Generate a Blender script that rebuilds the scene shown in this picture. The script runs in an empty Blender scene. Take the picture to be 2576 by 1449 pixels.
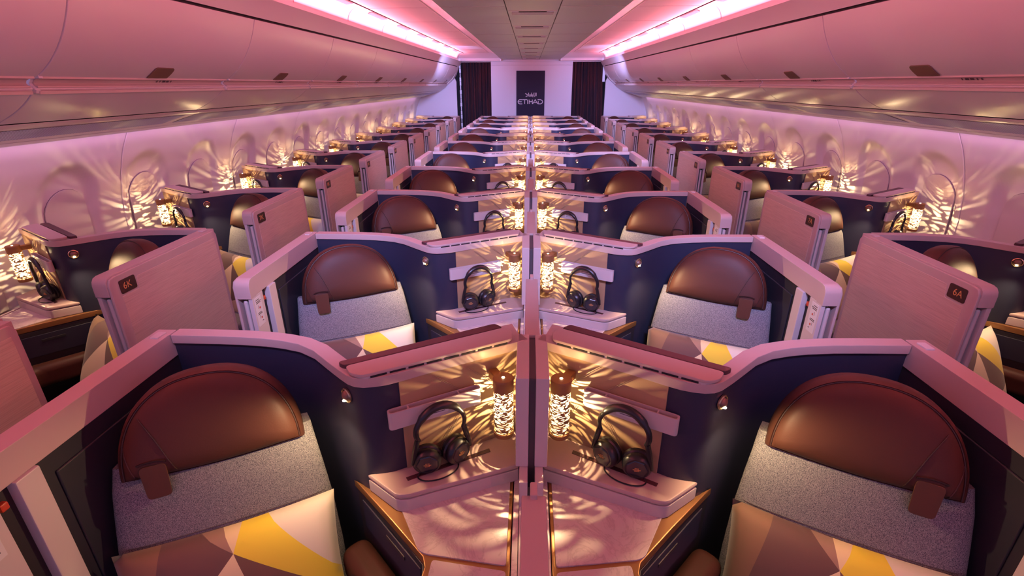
import bpy, bmesh, math, random
from mathutils import Vector, Matrix
random.seed(4)
sc = bpy.context.scene
COL = sc.collection
PI = math.pi
R = math.radians

# ------------------------------------------------------------------ camera
F_PX, PITCH, YAW, ROLL = 1240.2, .3928, .0345, -.0024
CAM = Vector((-.0156, 0, 1.9503))
cd = bpy.data.cameras.new('camera'); co = bpy.data.objects.new('camera', cd); COL.objects.link(co)
cd.sensor_width = 36; cd.lens = F_PX / 2576 * 36; cd.clip_start = .02
rt = Vector((math.cos(YAW), math.sin(YAW), 0)); fw0 = Vector((-math.sin(YAW), math.cos(YAW), 0)); up0 = Vector((0, 0, 1))
FW = fw0 * math.cos(PITCH) - up0 * math.sin(PITCH); UP = fw0 * math.sin(PITCH) + up0 * math.cos(PITCH)
R2 = rt * math.cos(ROLL) + UP * math.sin(ROLL); U2 = -rt * math.sin(ROLL) + UP * math.cos(ROLL)
M = Matrix((R2, U2, -FW)).transposed().to_4x4(); M.translation = CAM
co.matrix_world = M
sc.camera = co

# ------------------------------------------------------------------ world, exposure
w = bpy.data.worlds.new('world'); sc.world = w; w.use_nodes = True
w.node_tree.nodes['Background'].inputs[0].default_value = (.56, .46, 1.0, 1)
w.node_tree.nodes['Background'].inputs[1].default_value = .48
sc.view_settings.view_transform = 'Standard'; sc.view_settings.look = 'None'
sc.view_settings.gamma = 1; sc.view_settings.exposure = 0.13; sc.view_settings.use_curve_mapping = False
sc.cycles.max_bounces = 6; sc.cycles.diffuse_bounces = 3; sc.cycles.glossy_bounces = 2
sc.cycles.transparent_max_bounces = 12; sc.cycles.caustics_reflective = False; sc.cycles.caustics_refractive = False
sc.cycles.sample_clamp_indirect = 4

def lamp_obj(name, kind, loc, energy, color, target=None, size=None, size_y=None, spread=None, radius=None, angle=None, blend=.6, parent=None):
    l = bpy.data.lights.new(name, kind); l.energy = energy; l.color = color
    if kind == 'AREA':
        l.shape = 'RECTANGLE'; l.size = size; l.size_y = size_y
        if spread: l.spread = spread
    else:
        l.shadow_soft_size = radius
        if kind == 'SPOT': l.spot_size = angle; l.spot_blend = blend
    o = bpy.data.objects.new(name, l); COL.objects.link(o); o.location = loc
    if target is not None:
        o.rotation_euler = (Vector(target) - Vector(loc)).to_track_quat('-Z', 'Y').to_euler()
    if parent: o.parent = parent
    return o

Y0, Y1 = -1.6, 12.9
PINK = (1.0, .15, .23); BLUE = (.42, .38, 1.0)
def strip_light(name, x, z, dx, dz, wd, energy, color, ya=Y0, yb=12.3):
    # a long hidden LED strip running along the cabin, shining towards (dx, dz)
    l = bpy.data.lights.new(name, 'AREA'); l.shape = 'RECTANGLE'; l.size = wd; l.size_y = yb - ya
    l.energy = energy; l.color = color
    o = bpy.data.objects.new(name, l); COL.objects.link(o); o.location = (x, (ya + yb) / 2, z)
    d = Vector((dx, 0, dz)).normalized()
    zx = -d; yx = Vector((0, 1, 0)); xx = yx.cross(zx)
    o.rotation_euler = Matrix((xx, yx, zx)).transposed().to_euler()
    return o
for s in (-1, 1):
    for ya, yb, col in ((Y0, 2.4, (1.0, .15, .17)), (2.4, 12.3, (1.0, .20, .29))):
        L = (yb - ya) / 13.9
        strip_light('cove_led', s * 1.650, 2.462, -s * .42, .6, .02, (134 if ya == Y0 else 104) * L, col, ya, yb)
        strip_light('ceiling_edge_led', s * .715, 2.505, s * .45, .8, .02, 26 * L, col, ya, yb)
    strip_light('sidewall_led', s * 2.60, 1.655, s * .35, -1, .05, 12, (.95, .46, .95))
for y, e in ((.45, 8.5), (3.9, 13), (7.3, 15)):
    for x in (-.45, .45):
        lamp_obj('added_blue_fill', 'AREA', (x, y, 2.445), e, (.46, .46, 1.0), target=(x * 2.2, y + 3, .65), size=.40, size_y=.05, spread=R(62))  # added blue fill for the row fronts, no fixture in the ceiling
for x in (-1.9, 1.9):
    lamp_obj('added_bulkhead_fill', 'AREA', (x * .6, 9.6, 2.40), 13, (.45, .45, 1.0), target=(x * 1.1, 12.9, 1.5), size=.35, size_y=.08, spread=R(80))  # added blue fill that tints the end bulkheads, no fixture there

# ------------------------------------------------------------------ materials
def mat(name, col, rough=.5, metal=0, coat=0, emis=None, es=0, sheen=0, spec=.5):
    m = bpy.data.materials.new(name); m.use_nodes = True
    b = m.node_tree.nodes['Principled BSDF']
    b.inputs['Base Color'].default_value = (*col, 1); b.inputs['Roughness'].default_value = rough
    b.inputs['Metallic'].default_value = metal; b.inputs['Coat Weight'].default_value = coat
    b.inputs['Coat Roughness'].default_value = .25; b.inputs['Sheen Weight'].default_value = sheen
    b.inputs['Specular IOR Level'].default_value = spec
    if emis: b.inputs['Emission Color'].default_value = (*emis, 1); b.inputs['Emission Strength'].default_value = es
    return m
def nd(m, t, **kw):
    n = m.node_tree.nodes.new(t)
    for k, v in kw.items(): setattr(n, k, v)
    return n
def lk(m, a, b): m.node_tree.links.new(a, b)
def bsdf(m): return m.node_tree.nodes['Principled BSDF']
def coords(m, scale=(1, 1, 1), rot=(0, 0, 0)):
    tc = nd(m, 'ShaderNodeTexCoord'); mp = nd(m, 'ShaderNodeMapping')
    mp.inputs['Scale'].default_value = scale; mp.inputs['Rotation'].default_value = rot
    lk(m, tc.outputs['Object'], mp.inputs['Vector']); return mp.outputs['Vector']
def ramp(m, fac, stops):
    r = nd(m, 'ShaderNodeValToRGB'); e = r.color_ramp.elements
    while len(e) < len(stops): e.new(.5)
    for el, (p, c) in zip(e, stops): el.position = p; el.color = (*c, 1)
    lk(m, fac, r.inputs['Fac']); return r.outputs['Color']
def bump(m, h, st, dist=.001):
    b = nd(m, 'ShaderNodeBump'); b.inputs['Strength'].default_value = st; b.inputs['Distance'].default_value = dist
    lk(m, h, b.inputs['Height']); lk(m, b.outputs['Normal'], bsdf(m).inputs['Normal'])
def noise(m, vec, scale, detail=4):
    n = nd(m, 'ShaderNodeTexNoise'); n.inputs['Scale'].default_value = scale; n.inputs['Detail'].default_value = detail
    lk(m, vec, n.inputs['Vector']); return n.outputs['Fac']

TRIM = mat('champagne_trim', (.54, .40, .365), .42, coat=.08)
TRIM2 = mat('champagne_trim_satin', (.62, .52, .49), .42, coat=.1)
NAVY = mat('navy_shell', (.021, .025, .052), .48)
NAVY2 = mat('navy_panel', (.022, .023, .032), .42)
DARK = mat('dark_gap', (.012, .010, .014), .7)
SEAL = mat('dark_maroon_seal', (.07, .025, .03), .45)
BRONZE = mat('bronze_trim', (.40, .21, .085), .38, metal=.75)
GOLDR = mat('gold_ring', (.75, .55, .32), .25, metal=.9)
BLACK = mat('black_plastic', (.012, .012, .015), .32)
BLACKG = mat('black_gloss', (.010, .012, .022), .12, coat=.5)
REDP = mat('red_latch', (.5, .05, .02), .4)
LOGO = mat('bronze_print', (.65, .30, .10), .5)
PRINT = mat('dark_print', (.08, .07, .08), .6)
PLAC = mat('placard', (.72, .66, .66), .4)
WHITE = mat('cabin_white', (.83, .79, .81), .36, coat=.25)
PANEL = mat('ceiling_panel', (.80, .78, .78), .5)
SEAM = mat('panel_seam', (.55, .50, .55), .5)
BRONZEH = mat('bin_handle_bronze', (.22, .13, .09), .45, metal=.3)
CARPET = mat('carpet', (.03, .025, .035), .9)
SHADE_W = mat('window_shade', (.66, .60, .58), .5)
SHADE_E = mat('shade_edge', (.25, .20, .22), .6)
SIGNB = mat('sign_navy', (.014, .012, .036), .6, spec=.25)
SIGNL = mat('sign_lettering', (.72, .68, .74), .4)
LED = mat('reading_led', (1, .9, .7), .4, emis=(1, .80, .50), es=45)
LED2 = mat('lamp_led', (1, .9, .7), .4, emis=(1, .85, .6), es=25)

# leather brown
LEATH = mat('brown_leather', (.070, .027, .019), .50, spec=.22)
bump(LEATH, noise(LEATH, coords(LEATH), 260, 3), .25, .0008)
LEATH2 = mat('brown_leather_strap', (.085, .036, .023), .48, spec=.25)
PIPE = mat('dark_piping', (.035, .014, .012), .5)
BEIGE = mat('beige_leather', (.44, .28, .15), .45)
bump(BEIGE, noise(BEIGE, coords(BEIGE), 300, 3), .2, .0006)
# grey weave
GREY = mat('grey_weave', (.3, .3, .32), .85, sheen=.05)
v = coords(GREY, (1, 1, 1))
b1 = nd(GREY, 'ShaderNodeTexVoronoi'); b1.inputs['Scale'].default_value = 780; lk(GREY, v, b1.inputs['Vector'])
n2 = noise(GREY, v, 500, 2)
mx = nd(GREY, 'ShaderNodeMath', operation='MULTIPLY'); lk(GREY, b1.outputs['Distance'], mx.inputs[0]); lk(GREY, n2, mx.inputs[1])
lk(GREY, ramp(GREY, mx.outputs[0], [(.08, (.40, .40, .39)), (.22, (.21, .21, .225)), (.42, (.045, .045, .07))]), bsdf(GREY).inputs['Base Color'])
bump(GREY, b1.outputs['Distance'], .5, .001)
# marble
MARB = mat('pale_marble', (.8, .7, .66), .22, coat=.3)
v = coords(MARB, (1, 1, 1))
n1 = nd(MARB, 'ShaderNodeTexNoise'); n1.inputs['Scale'].default_value = 7; n1.inputs['Detail'].default_value = 10; n1.inputs['Roughness'].default_value = .68; n1.inputs['Distortion'].default_value = 1.2
lk(MARB, v, n1.inputs['Vector'])
lk(MARB, ramp(MARB, n1.outputs['Fac'], [(.30, (.70, .58, .55)), (.47, (.68, .56, .53)), (.50, (.58, .46, .44)), (.53, (.69, .57, .54)), (.8, (.76, .65, .61))]), bsdf(MARB).inputs['Base Color'])
# brushed wood-look of the aisle panels
WOOD = mat('brushed_aisle_panel', (.6, .45, .4), .42)
v = coords(WOOD, (3, 3, 160), (R(8), 0, 0))
n1 = noise(WOOD, v, 3, 5)
lk(WOOD, ramp(WOOD, n1, [(.25, (.50, .33, .28)), (.5, (.62, .43, .36)), (.75, (.70, .50, .43))]), bsdf(WOOD).inputs['Base Color'])
# pillow colours
PC = {k: mat('pillow_' + k, c, .8, sheen=.2) for k, c in dict(
    yellow=(.86, .66, .05), cream=(.80, .62, .37), pale=(.78, .70, .58), plum=(.115, .062, .058),
    brown=(.14, .075, .055), mauve=(.30, .19, .145), tan=(.20, .115, .07)).items()}
# curtain
CURT = mat('curtain_cloth', (.03, .012, .018), .9)
v = coords(CURT, (1, 1, .1))
lk(CURT, ramp(CURT, noise(CURT, v, 12, 2), [(.4, (.020, .012, .022)), (.6, (.055, .014, .018))]), bsdf(CURT).inputs['Base Color'])
# air grille: slots, with the bluish light wash put into the colour
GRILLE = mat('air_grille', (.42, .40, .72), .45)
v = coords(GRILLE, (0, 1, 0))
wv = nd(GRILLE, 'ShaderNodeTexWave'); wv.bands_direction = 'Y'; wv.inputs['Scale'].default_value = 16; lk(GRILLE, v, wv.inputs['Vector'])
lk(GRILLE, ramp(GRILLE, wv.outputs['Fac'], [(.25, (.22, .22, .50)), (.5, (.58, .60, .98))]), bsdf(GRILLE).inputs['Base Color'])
# perforated lamp shade: cut-outs between bronze ribs
def perforated(name, col, metal, rough):
    m = mat(name, col, rough, metal)
    v = coords(m, (28, 28, 140))
    nz = nd(m, 'ShaderNodeTexNoise'); nz.inputs['Scale'].default_value = .55; nz.inputs['Detail'].default_value = 1; lk(m, v, nz.inputs['Vector'])
    ad = nd(m, 'ShaderNodeVectorMath', operation='MULTIPLY_ADD'); ad.inputs[1].default_value = (2.2, 2.2, 2.2)
    lk(m, nz.outputs['Color'], ad.inputs[0]); lk(m, v, ad.inputs[2])
    vo = nd(m, 'ShaderNodeTexVoronoi', feature='DISTANCE_TO_EDGE'); vo.inputs['Scale'].default_value = 1.45; lk(m, ad.outputs[0], vo.inputs['Vector'])
    gt = nd(m, 'ShaderNodeMath', operation='GREATER_THAN'); gt.inputs[1].default_value = .125; lk(m, vo.outputs['Distance'], gt.inputs[0])
    tr = nd(m, 'ShaderNodeBsdfTransparent'); mi = nd(m, 'ShaderNodeMixShader')
    out = m.node_tree.nodes['Material Output']
    lk(m, gt.outputs[0], mi.inputs['Fac']); lk(m, bsdf(m).outputs[0], mi.inputs[1]); lk(m, tr.outputs[0], mi.inputs[2]); lk(m, mi.outputs[0], out.inputs['Surface'])
    return m
SHADE_O = perforated('lamp_shade_bronze', (.42, .24, .10), .6, .4)
SHADE_I = perforated('lamp_shade_inner', (.95, .85, .65), 0, .6)

# ------------------------------------------------------------------ mesh helpers
class MB:
    def __init__(s): s.v = []; s.f = []; s.m = []
    def add(s, vs, fs, mi=0):
        o = len(s.v); s.v += [tuple(p) for p in vs]; s.f += [tuple(i + o for i in f) for f in fs]; s.m += [mi] * len(fs); return s
    def box(s, x0, x1, y0, y1, z0, z1, mi=0):
        vs = [(x, y, z) for z in (z0, z1) for y in (y0, y1) for x in (x0, x1)]
        return s.add(vs, [(0, 2, 3, 1), (4, 5, 7, 6), (0, 1, 5, 4), (2, 6, 7, 3), (0, 4, 6, 2), (1, 3, 7, 5)], mi)
    def prism(s, poly, z0, z1, mi=0):
        n = len(poly)
        vs = [(x, y, z0) for x, y in poly] + [(x, y, z1) for x, y in poly]
        return s.add(vs, [tuple(range(n))[::-1], tuple(range(n, 2 * n))] + [(i, (i + 1) % n, n + (i + 1) % n, n + i) for i in range(n)], mi)
    def sweep(s, front, off0, off1, z0, z1, mi=0):
        # wall strip along the polyline 'front', from offset off0 to off1 to its left side
        a = offset(front, off0); b = offset(front, off1); n = len(front)
        vs = []
        for i in range(n): vs += [(*a[i], z0), (*b[i], z0), (*b[i], z1), (*a[i], z1)]
        fs = [(0, 1, 2, 3), tuple(4 * (n - 1) + k for k in (3, 2, 1, 0))]
        for i in range(n - 1):
            for k in range(4):
                k2 = (k + 1) % 4; fs.append((4 * i + k, 4 * i + 4 + k, 4 * i + 4 + k2, 4 * i + k2))
        return s.add(vs, fs, mi)
    def lathe(s, prof, seg=24, c=(0, 0, 0), axis='z', mi=0, cap=True):
        vs = []; fs = []
        for r, h in prof:
            for k in range(seg):
                a = 2 * PI * k / seg; p = (r * math.cos(a), r * math.sin(a), h)
                if axis == 'y': p = (p[0], p[2], p[1])
                if axis == 'x': p = (p[2], p[0], p[1])
                vs.append((p[0] + c[0], p[1] + c[1], p[2] + c[2]))
        for i in range(len(prof) - 1):
            for k in range(seg):
                k2 = (k + 1) % seg; fs.append((i * seg + k, i * seg + k2, (i + 1) * seg + k2, (i + 1) * seg + k))
        if cap: fs += [tuple(range(seg))[::-1], tuple(range((len(prof) - 1) * seg, len(prof) * seg))]
        return s.add(vs, fs, mi)
    def tube(s, pts, r, seg=8, mi=0, flat=1.0):
        pts = [Vector(p) for p in pts]; n = len(pts); vs = []; fs = []
        prev = None
        for i, p in enumerate(pts):
            d = (pts[min(i + 1, n - 1)] - pts[max(i - 1, 0)]).normalized()
            if prev is None:
                prev = d.orthogonal().normalized()
            prev = (prev - d * prev.dot(d)).normalized(); q = d.cross(prev)
            rr = r[i] if isinstance(r, (list, tuple)) else r
            for k in range(seg):
                a = 2 * PI * k / seg; vs.append(p + prev * math.cos(a) * rr + q * math.sin(a) * rr * flat)
        for i in range(n - 1):
            for k in range(seg):
                k2 = (k + 1) % seg; fs.append((i * seg + k, i * seg + k2, (i + 1) * seg + k2, (i + 1) * seg + k))
        fs += [tuple(range(seg))[::-1], tuple(range((n - 1) * seg, n * seg))]
        return s.add(vs, fs, mi)
    def xf(s, fn): s.v = [tuple(fn(*p)) for p in s.v]; return s
    def build(s, name, mats, bevel=0, segs=2, smooth=True, angle=35, fn=None, cuts=None, assign=None):
        if fn: s.xf(fn)
        if not isinstance(mats, (list, tuple)): mats = [mats]
        bm = bmesh.new(); vv = [bm.verts.new(p) for p in s.v]
        for f, mi in zip(s.f, s.m):
            try: q = bm.faces.new([vv[i] for i in f]); q.material_index = mi
            except ValueError: pass
        bmesh.ops.recalc_face_normals(bm, faces=bm.faces)
        if bevel:
            es = [e for e in bm.edges if len(e.link_faces) == 2 and e.calc_face_angle(0) > R(angle)]
            bmesh.ops.bevel(bm, geom=es, offset=bevel, segments=segs, profile=.5, affect='EDGES', clamp_overlap=True)
        me = bpy.data.meshes.new(name)
        bm.to_mesh(me); bm.free()
        for m in mats: me.materials.append(m)
        if smooth:
            me.polygons.foreach_set('use_smooth', [True] * len(me.polygons))
            me.set_sharp_from_angle(angle=R(angle))
        if bevel and smooth:      # face-weighted normals keep the large faces flat beside their bevels
            o = bpy.data.objects.new(name, me); COL.objects.link(o)
            md = o.modifiers.new('wn', 'WEIGHTED_NORMAL'); md.keep_sharp = True; md.weight = 100
            bpy.context.view_layer.update()
            m2 = bpy.data.meshes.new_from_object(o.evaluated_get(bpy.context.evaluated_depsgraph_get()))
            bpy.data.objects.remove(o); bpy.data.meshes.remove(me); m2.name = name
            return m2
        return me
def offset(path, d):
    out = []; n = len(path)
    for i in range(n):
        ns = []
        for j in (i - 1, i):
            if 0 <= j < n - 1:
                dx = path[j + 1][0] - path[j][0]; dy = path[j + 1][1] - path[j][1]; L = math.hypot(dx, dy); ns.append((-dy / L, dx / L))
        nx = sum(a[0] for a in ns) / len(ns); ny = sum(a[1] for a in ns) / len(ns); L = nx * nx + ny * ny
        out.append((path[i][0] + nx / L * d, path[i][1] + ny / L * d))
    return out
def rounded(poly, r, n=4):
    out = []; N = len(poly)
    for i in range(N):
        p0, p1, p2 = Vector(poly[i - 1]), Vector(poly[i]), Vector(poly[(i + 1) % N])
        a = (p0 - p1); b = (p2 - p1); rr = min(r, a.length * .45, b.length * .45)
        A = p1 + a.normalized() * rr; B = p1 + b.normalized() * rr
        for k in range(n + 1):
            t = k / n; q = A * (1 - t) ** 2 + p1 * 2 * t * (1 - t) + B * t * t; out.append((q.x, q.y))
    return out
def clip(path, x0, x1):
    # part of a polyline (x increasing) between x0 and x1
    def at(x):
        for (a, b), (c, d) in zip(path, path[1:]):
            if a <= x <= c: return (x, b + (d - b) * (x - a) / (c - a))
    return [at(x0)] + [p for p in path if x0 < p[0] < x1] + [at(x1)]

def link(name, me, parent=None, label=None):
    o = bpy.data.objects.new(name, me); COL.objects.link(o)
    if parent: o.parent = parent
    if label: o['label'] = label
    return o
def tag(o, label, cat, group=None, kind=None):
    if kind: o['kind'] = kind
    if label: o['label'] = label
    if cat: o['category'] = cat
    if group: o['group'] = group
    return o
def thing(name, loc, label, cat, group=None):
    o = bpy.data.objects.new(name, None); COL.objects.link(o); o.location = loc; o.empty_display_size = .05
    return tag(o, label, cat, group)
def structure(name, me, loc=(0, 0, 0)):
    o = link(name, me); o.location = loc; o['kind'] = 'structure'; return o
def text_mesh(txt, size, name):
    c = bpy.data.curves.new(name, 'FONT'); c.body = txt; c.size = size; c.align_x = 'CENTER'; c.align_y = 'CENTER'; c.extrude = .0004
    o = bpy.data.objects.new(name, c); COL.objects.link(o)
    bpy.context.view_layer.update()
    me = bpy.data.meshes.new_from_object(o.evaluated_get(bpy.context.evaluated_depsgraph_get()))
    bpy.data.objects.remove(o); me.name = name
    return me

# ------------------------------------------------------------------ the cabin shell (structure)
def lathe_y(prof, ya, yb, mats, name, mi=None, thick=None):
    mb = MB(); n = len(prof)
    vs = [(x, y, z) for y in (ya, yb) for x, z in prof]
    fs = [(i, i + 1, n + i + 1, n + i) for i in range(n - 1)]
    mb.add(vs, fs)
    if mi: mb.m = mi
    return mb.build(name, mats)
structure('floor', MB().box(-3, 3, Y0, 14.5, -.06, 0).build('floor', CARPET, smooth=False))
# ceiling: centre panels
mb = MB()
mb.box(-.198, .198, Y0, 12.86, 2.480, 2.50)
for s in (-1, 1):
    a, b = sorted((s * .206, s * .69)); 
    mb.box(a, b, Y0, 12.86, 2.478, 2.50)
    a, b = sorted((s * .198, s * .206)); mb.box(a, b, Y0, 12.86, 2.488, 2.50, 1)
structure('ceiling', mb.build('ceiling', [PANEL, DARK], smooth=False))
for s, side in ((-1, 'left'), (1, 'right')):
    prof = [(s * .69, 2.478), (s * .70, 2.492), (s * .78, 2.56), (s * .86, 2.598), (s * .96, 2.604)]
    structure('ceiling', lathe_y(prof + [(s * 1.0, 2.62), (s * 1.53, 2.62)], Y0, 12.35, WHITE, 'ceiling_recess'))
    structure('ceiling', MB().box(*sorted((s * .965, s * 1.525)), Y0, 12.3, 2.598, 2.612).build('ceiling_recess_panel', PANEL, smooth=False))
    structure('trim_1', MB().box(*sorted((s * 1.527, s * 1.535)), Y0, 12.3, 2.592, 2.62).build('recess_gap', DARK, smooth=False))
    cv = [(s * 1.535, 2.602)] + [(s * (1.56 + .13 * math.sin(R(a))), 2.47 + .132 * math.cos(R(a))) for a in range(0, 91, 9)] + [(s * 1.69, 2.44), (s * 1.645, 2.440)]
    structure('ceiling', lathe_y(cv, Y0, 12.6, WHITE, 'cove'))
    # grey air slots along the inner edge of the cove and the cove joints
    # cross joints of the recess panel
    sm = MB()
    for k in range(11):
        y = 1.75 + 1.13 * k
        sm.box(*sorted((s * .97, s * 1.52)), y, y + .006, 2.5965, 2.599)
    structure('trim_2', sm.build('recess_joints', SEAM, smooth=False))
    sm = MB()
    for k in range(11):
        y = .83 + 1.11 * k
        sm.box(*sorted((s * .21, s * .685)), y, y + .008, 2.4765, 2.479)
    structure('trim_2', sm.build('panel_joints', SEAM, smooth=False))
    sm = MB()
    for k in range(11):
        y = 1.66 + 1.13 * k
        pts = [(s * (1.56 + .127 * math.sin(R(a))), 2.47 + .129 * math.cos(R(a))) for a in range(0, 85, 7)]
        for (x0, z0), (x1, z1) in zip(pts, pts[1:]):
            sm.add([(x0, y, z0), (x1, y, z1), (x1, y + .012, z1), (x0, y + .012, z0)], [(0, 1, 2, 3)])
    structure('trim_3', sm.build('cove_joints', mat('cove_joint', (.45, .25, .27), .5), smooth=False))
    # transverse end of the recess and fascia down to the curtain track
    e = MB(); e.box(*sorted((s * .69, s * 1.70)), 12.62, 12.84, 2.445, 2.62)
    pr = [(12.30, 2.62), (12.36, 2.60), (12.50, 2.56), (12.60, 2.50), (12.62, 2.445)]
    vs = [(x, y, z) for x in (s * .72, s * 1.68) for y, z in pr]
    e.add(vs, [(i, i + 1, 6 + i, 5 + i) for i in range(4)])
    structure('trim_4', e.build('recess_end', WHITE))
    # fascia above the bins
    fz = [(s * 1.645, 2.440), (s * 1.632, 2.437), (s * 1.642, 2.425), (s * 1.68, 2.375), (s * 1.705, 2.332)]
    structure('trim_5', lathe_y(fz, Y0, 12.6, WHITE, 'bin_fascia'))
    structure('trim_6', lathe_y([(s * 1.705, 2.334), (s * 1.725, 2.33), (s * 1.725, 2.31)], Y0, 12.6, DARK, 'bin_top_gap'))
    # cornice below the bins
    cz = [(s * 2.235, 1.792), (s * 2.245, 1.778), (s * 2.27, 1.768), (s * 2.45, 1.712), (s * 2.58, 1.672), (s * 2.62, 1.664), (s * 2.66, 1.668)]
    structure('trim_7', lathe_y(cz, Y0, 12.85, WHITE, 'cornice'))
    structure('trim_8', lathe_y([(s * 2.205, 1.80), (s * 2.24, 1.80), (s * 2.24, 1.785)], Y0, 12.6, DARK, 'bin_lower_gap'))
    structure('trim_9', lathe_y([(s * 2.515, 1.691), (s * 2.52, 1.689)], Y0, 12.85, SEAM, 'cornice_line'))

WIN = [2.90 + .663 * k for k in range(-4, 15)]
def wallx(z):
    P = [(0, 2.86), (.5, 2.86), (.9, 2.86), (1.1, 2.855), (1.25, 2.835), (1.4, 2.795), (1.55, 2.735), (1.68, 2.66)]
    for (a, b), (c, d) in zip(P, P[1:]):
        if a <= z <= c: return b + (d - b) * (z - a) / (c - a)
    return P[-1][1]
def sstep(t): t = max(0, min(1, t)); return t * t * (3 - 2 * t)
def stadium(dy, z, ztop, r, zb=.80):
    zc = ztop - r; zz = max(zb, min(zc, z)); return math.hypot(dy, z - zz) - r
for s, side in ((-1, 'left'), (1, 'right')):
    ys = [Y0 + i * .02 for i in range(int((12.86 - Y0) / .02) + 2)]; zs = [0, .4, .7] + [.82 + i * .0205 for i in range(43)]
    vs = []
    for y in ys:
        for z in zs:
            d = min(stadium(y - c, z, 1.53, .225) for c in WIN)
            rec = .034 * sstep(-d / .08)
            vs.append((s * (wallx(min(z, 1.68)) + rec), y, min(z, 1.68)))
    n = len(zs)
    fs = [(i * n + j, i * n + j + 1, (i + 1) * n + j + 1, (i + 1) * n + j) for i in range(len(ys) - 1) for j in range(n - 1)]
    structure('wall_' + side, MB().add(vs, fs).build('wall_' + side, mat('sidewall_' + side, (.74, .69, .67), .42, coat=.12), angle=60))
    sm = MB()
    for k in range(-1, 9):
        y = 3.31 + 1.326 * k
        for i in range(20):
            z0 = .8 + i * .0435; z1 = z0 + .0435
            sm.add([(s * (wallx(z0) - .003), y, z0), (s * (wallx(z0) - .003), y + .010, z0), (s * (wallx(z1) - .003), y + .010, z1), (s * (wallx(z1) - .003), y, z1)], [(0, 1, 2, 3)])
    structure('trim_10', sm.build('wall_joints', mat('wall_joint', (.82, .76, .80), .4), smooth=False))
    # pulled-down window shades
    for i, c in enumerate(WIN):
        if c < 1.2: continue
        mb = MB(); 
        def arch(r, ztop, k=14):
            zc = ztop - r
            return [(-r, .80)] + [(-r * math.cos(PI * j / k), zc + r * math.sin(PI * j / k)) for j in range(k + 1)] + [(r, .80)]
        for (r, zt, th, mi) in ((.1515, 1.3645, .002, 1), (.148, 1.361, .008, 0)):
            P = arch(r, zt); N = len(P)
            xo = lambda z: wallx(z) + .034
            vs = [(s * (xo(z) - th), yy, z) for yy, z in P] + [(s * (xo(z) + .004), yy, z) for yy, z in P]
            # fan of horizontal strips following the wall curve
            zz = sorted(set(round(z, 5) for _, z in P))
            half = len(P) // 2
            L = P[:half + 1]; Rr = P[::-1][:half + 1]
            vs = []; fs = []
            for (ya, za), (yb, zb) in zip(L, Rr):
                for yy in (ya, ya * .5, 0, yb * .5, yb): vs.append((s * (xo(za) - th), yy, za))
            for a in range(len(L) - 1):
                for b in range(4): fs.append((a * 5 + b, a * 5 + b + 1, a * 5 + b + 6, a * 5 + b + 5))
            # edge band
            o = len(vs)
            vs += [(s * (xo(z) - th), yy, z) for yy, z in P] + [(s * (xo(z) + .006), yy, z) for yy, z in P]
            fs += [(o + j, o + j + 1, o + N + j + 1, o + N + j) for j in range(N - 1)]
            mb.add(vs, fs, mi)
        structure('window_%d' % (i + 1 + (20 if s > 0 else 0)), mb.build('window_shade', [SHADE_W, SHADE_E], angle=50), (0, c, 0))

# end wall, side bulkheads
BULK = mat('bulkhead', (.72, .69, .74), .4)
e = MB().box(-.955, 1.0, 12.90, 12.96, 0, 2.36).box(-.955, 1.0, 12.895, 12.96, 2.36, 2.455)
e.box(-.80, .80, 12.84, 12.90, 2.445, 2.478)
structure('wall_end', e.build('wall_end', BULK, bevel=.004))
for s in (-1, 1):
    P = [(s * 1.80, 0), (s * 1.80, 2.0), (s * 1.84, 2.10), (s * 2.3, 2.2), (s * 2.95, 1.9), (s * 2.95, 0)]
    mb = MB(); n = len(P)
    vs = [(x, y, z) for y in (12.88, 12.94) for x, z in P]
    mb.add(vs, [tuple(range(n)), tuple(range(n, 2 * n))] + [(i, (i + 1) % n, n + (i + 1) % n, n + i) for i in range(n)])
    structure('wall_end_side', mb.build('side_bulkhead', BULK))
    # end cap of the bin run
    P = [(1.64, 2.44), (1.72, 2.32), (1.775, 2.16), (1.84, 2.06), (1.97, 1.955), (2.08, 1.86), (2.2, 1.79), (2.6, 1.67), (2.9, 1.67), (2.9, 2.7), (1.64, 2.7)]
    vs = [(s * x, y, z) for y in (12.60, 12.87) for x, z in P]; n = len(P); mb = MB()
    mb.add(vs, [tuple(range(n)), tuple(range(n, 2 * n))] + [(i, (i + 1) % n, n + (i + 1) % n, n + i) for i in range(n)])
    structure('trim_11', mb.build('bin_end', WHITE))
# closing panel beyond the curtains
structure('wall_beyond', MB().box(-3, 3, 14.3, 14.4, 0, 2.7).build('wall_beyond', DARK, smooth=False))

# ---- sign on the end wall
sg = thing('airline_sign', (0, 12.895, 1.15), 'tall dark navy sign panel with pale airline lettering on the far end wall', 'sign')
link('panel', MB().box(-.343, .343, -.012, .0, -1.0, 1.087).build('sign_panel', SIGNB, bevel=.002), sg)
def strokes(polys, wd, depth, sx, sz, ox, oz):
    mb = MB()
    for P in polys:
        Q = [(ox + x * sx, oz + z * sz) for x, z in P]
        closed = P[0] == P[-1] and len(P) > 2
        A = offset(Q, wd / 2); B = offset(Q, -wd / 2)
        for i in range(len(Q) - 1):
            vs = [(A[i][0], 0, A[i][1]), (A[i + 1][0], 0, A[i + 1][1]), (B[i + 1][0], 0, B[i + 1][1]), (B[i][0], 0, B[i][1])]
            vs += [(x, -depth, z) for x, _, z in vs]
            mb.add(vs, [(0, 1, 2, 3), (4, 7, 6, 5), (0, 4, 5, 1), (1, 5, 6, 2), (2, 6, 7, 3), (3, 7, 4, 0)])
    return mb
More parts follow.
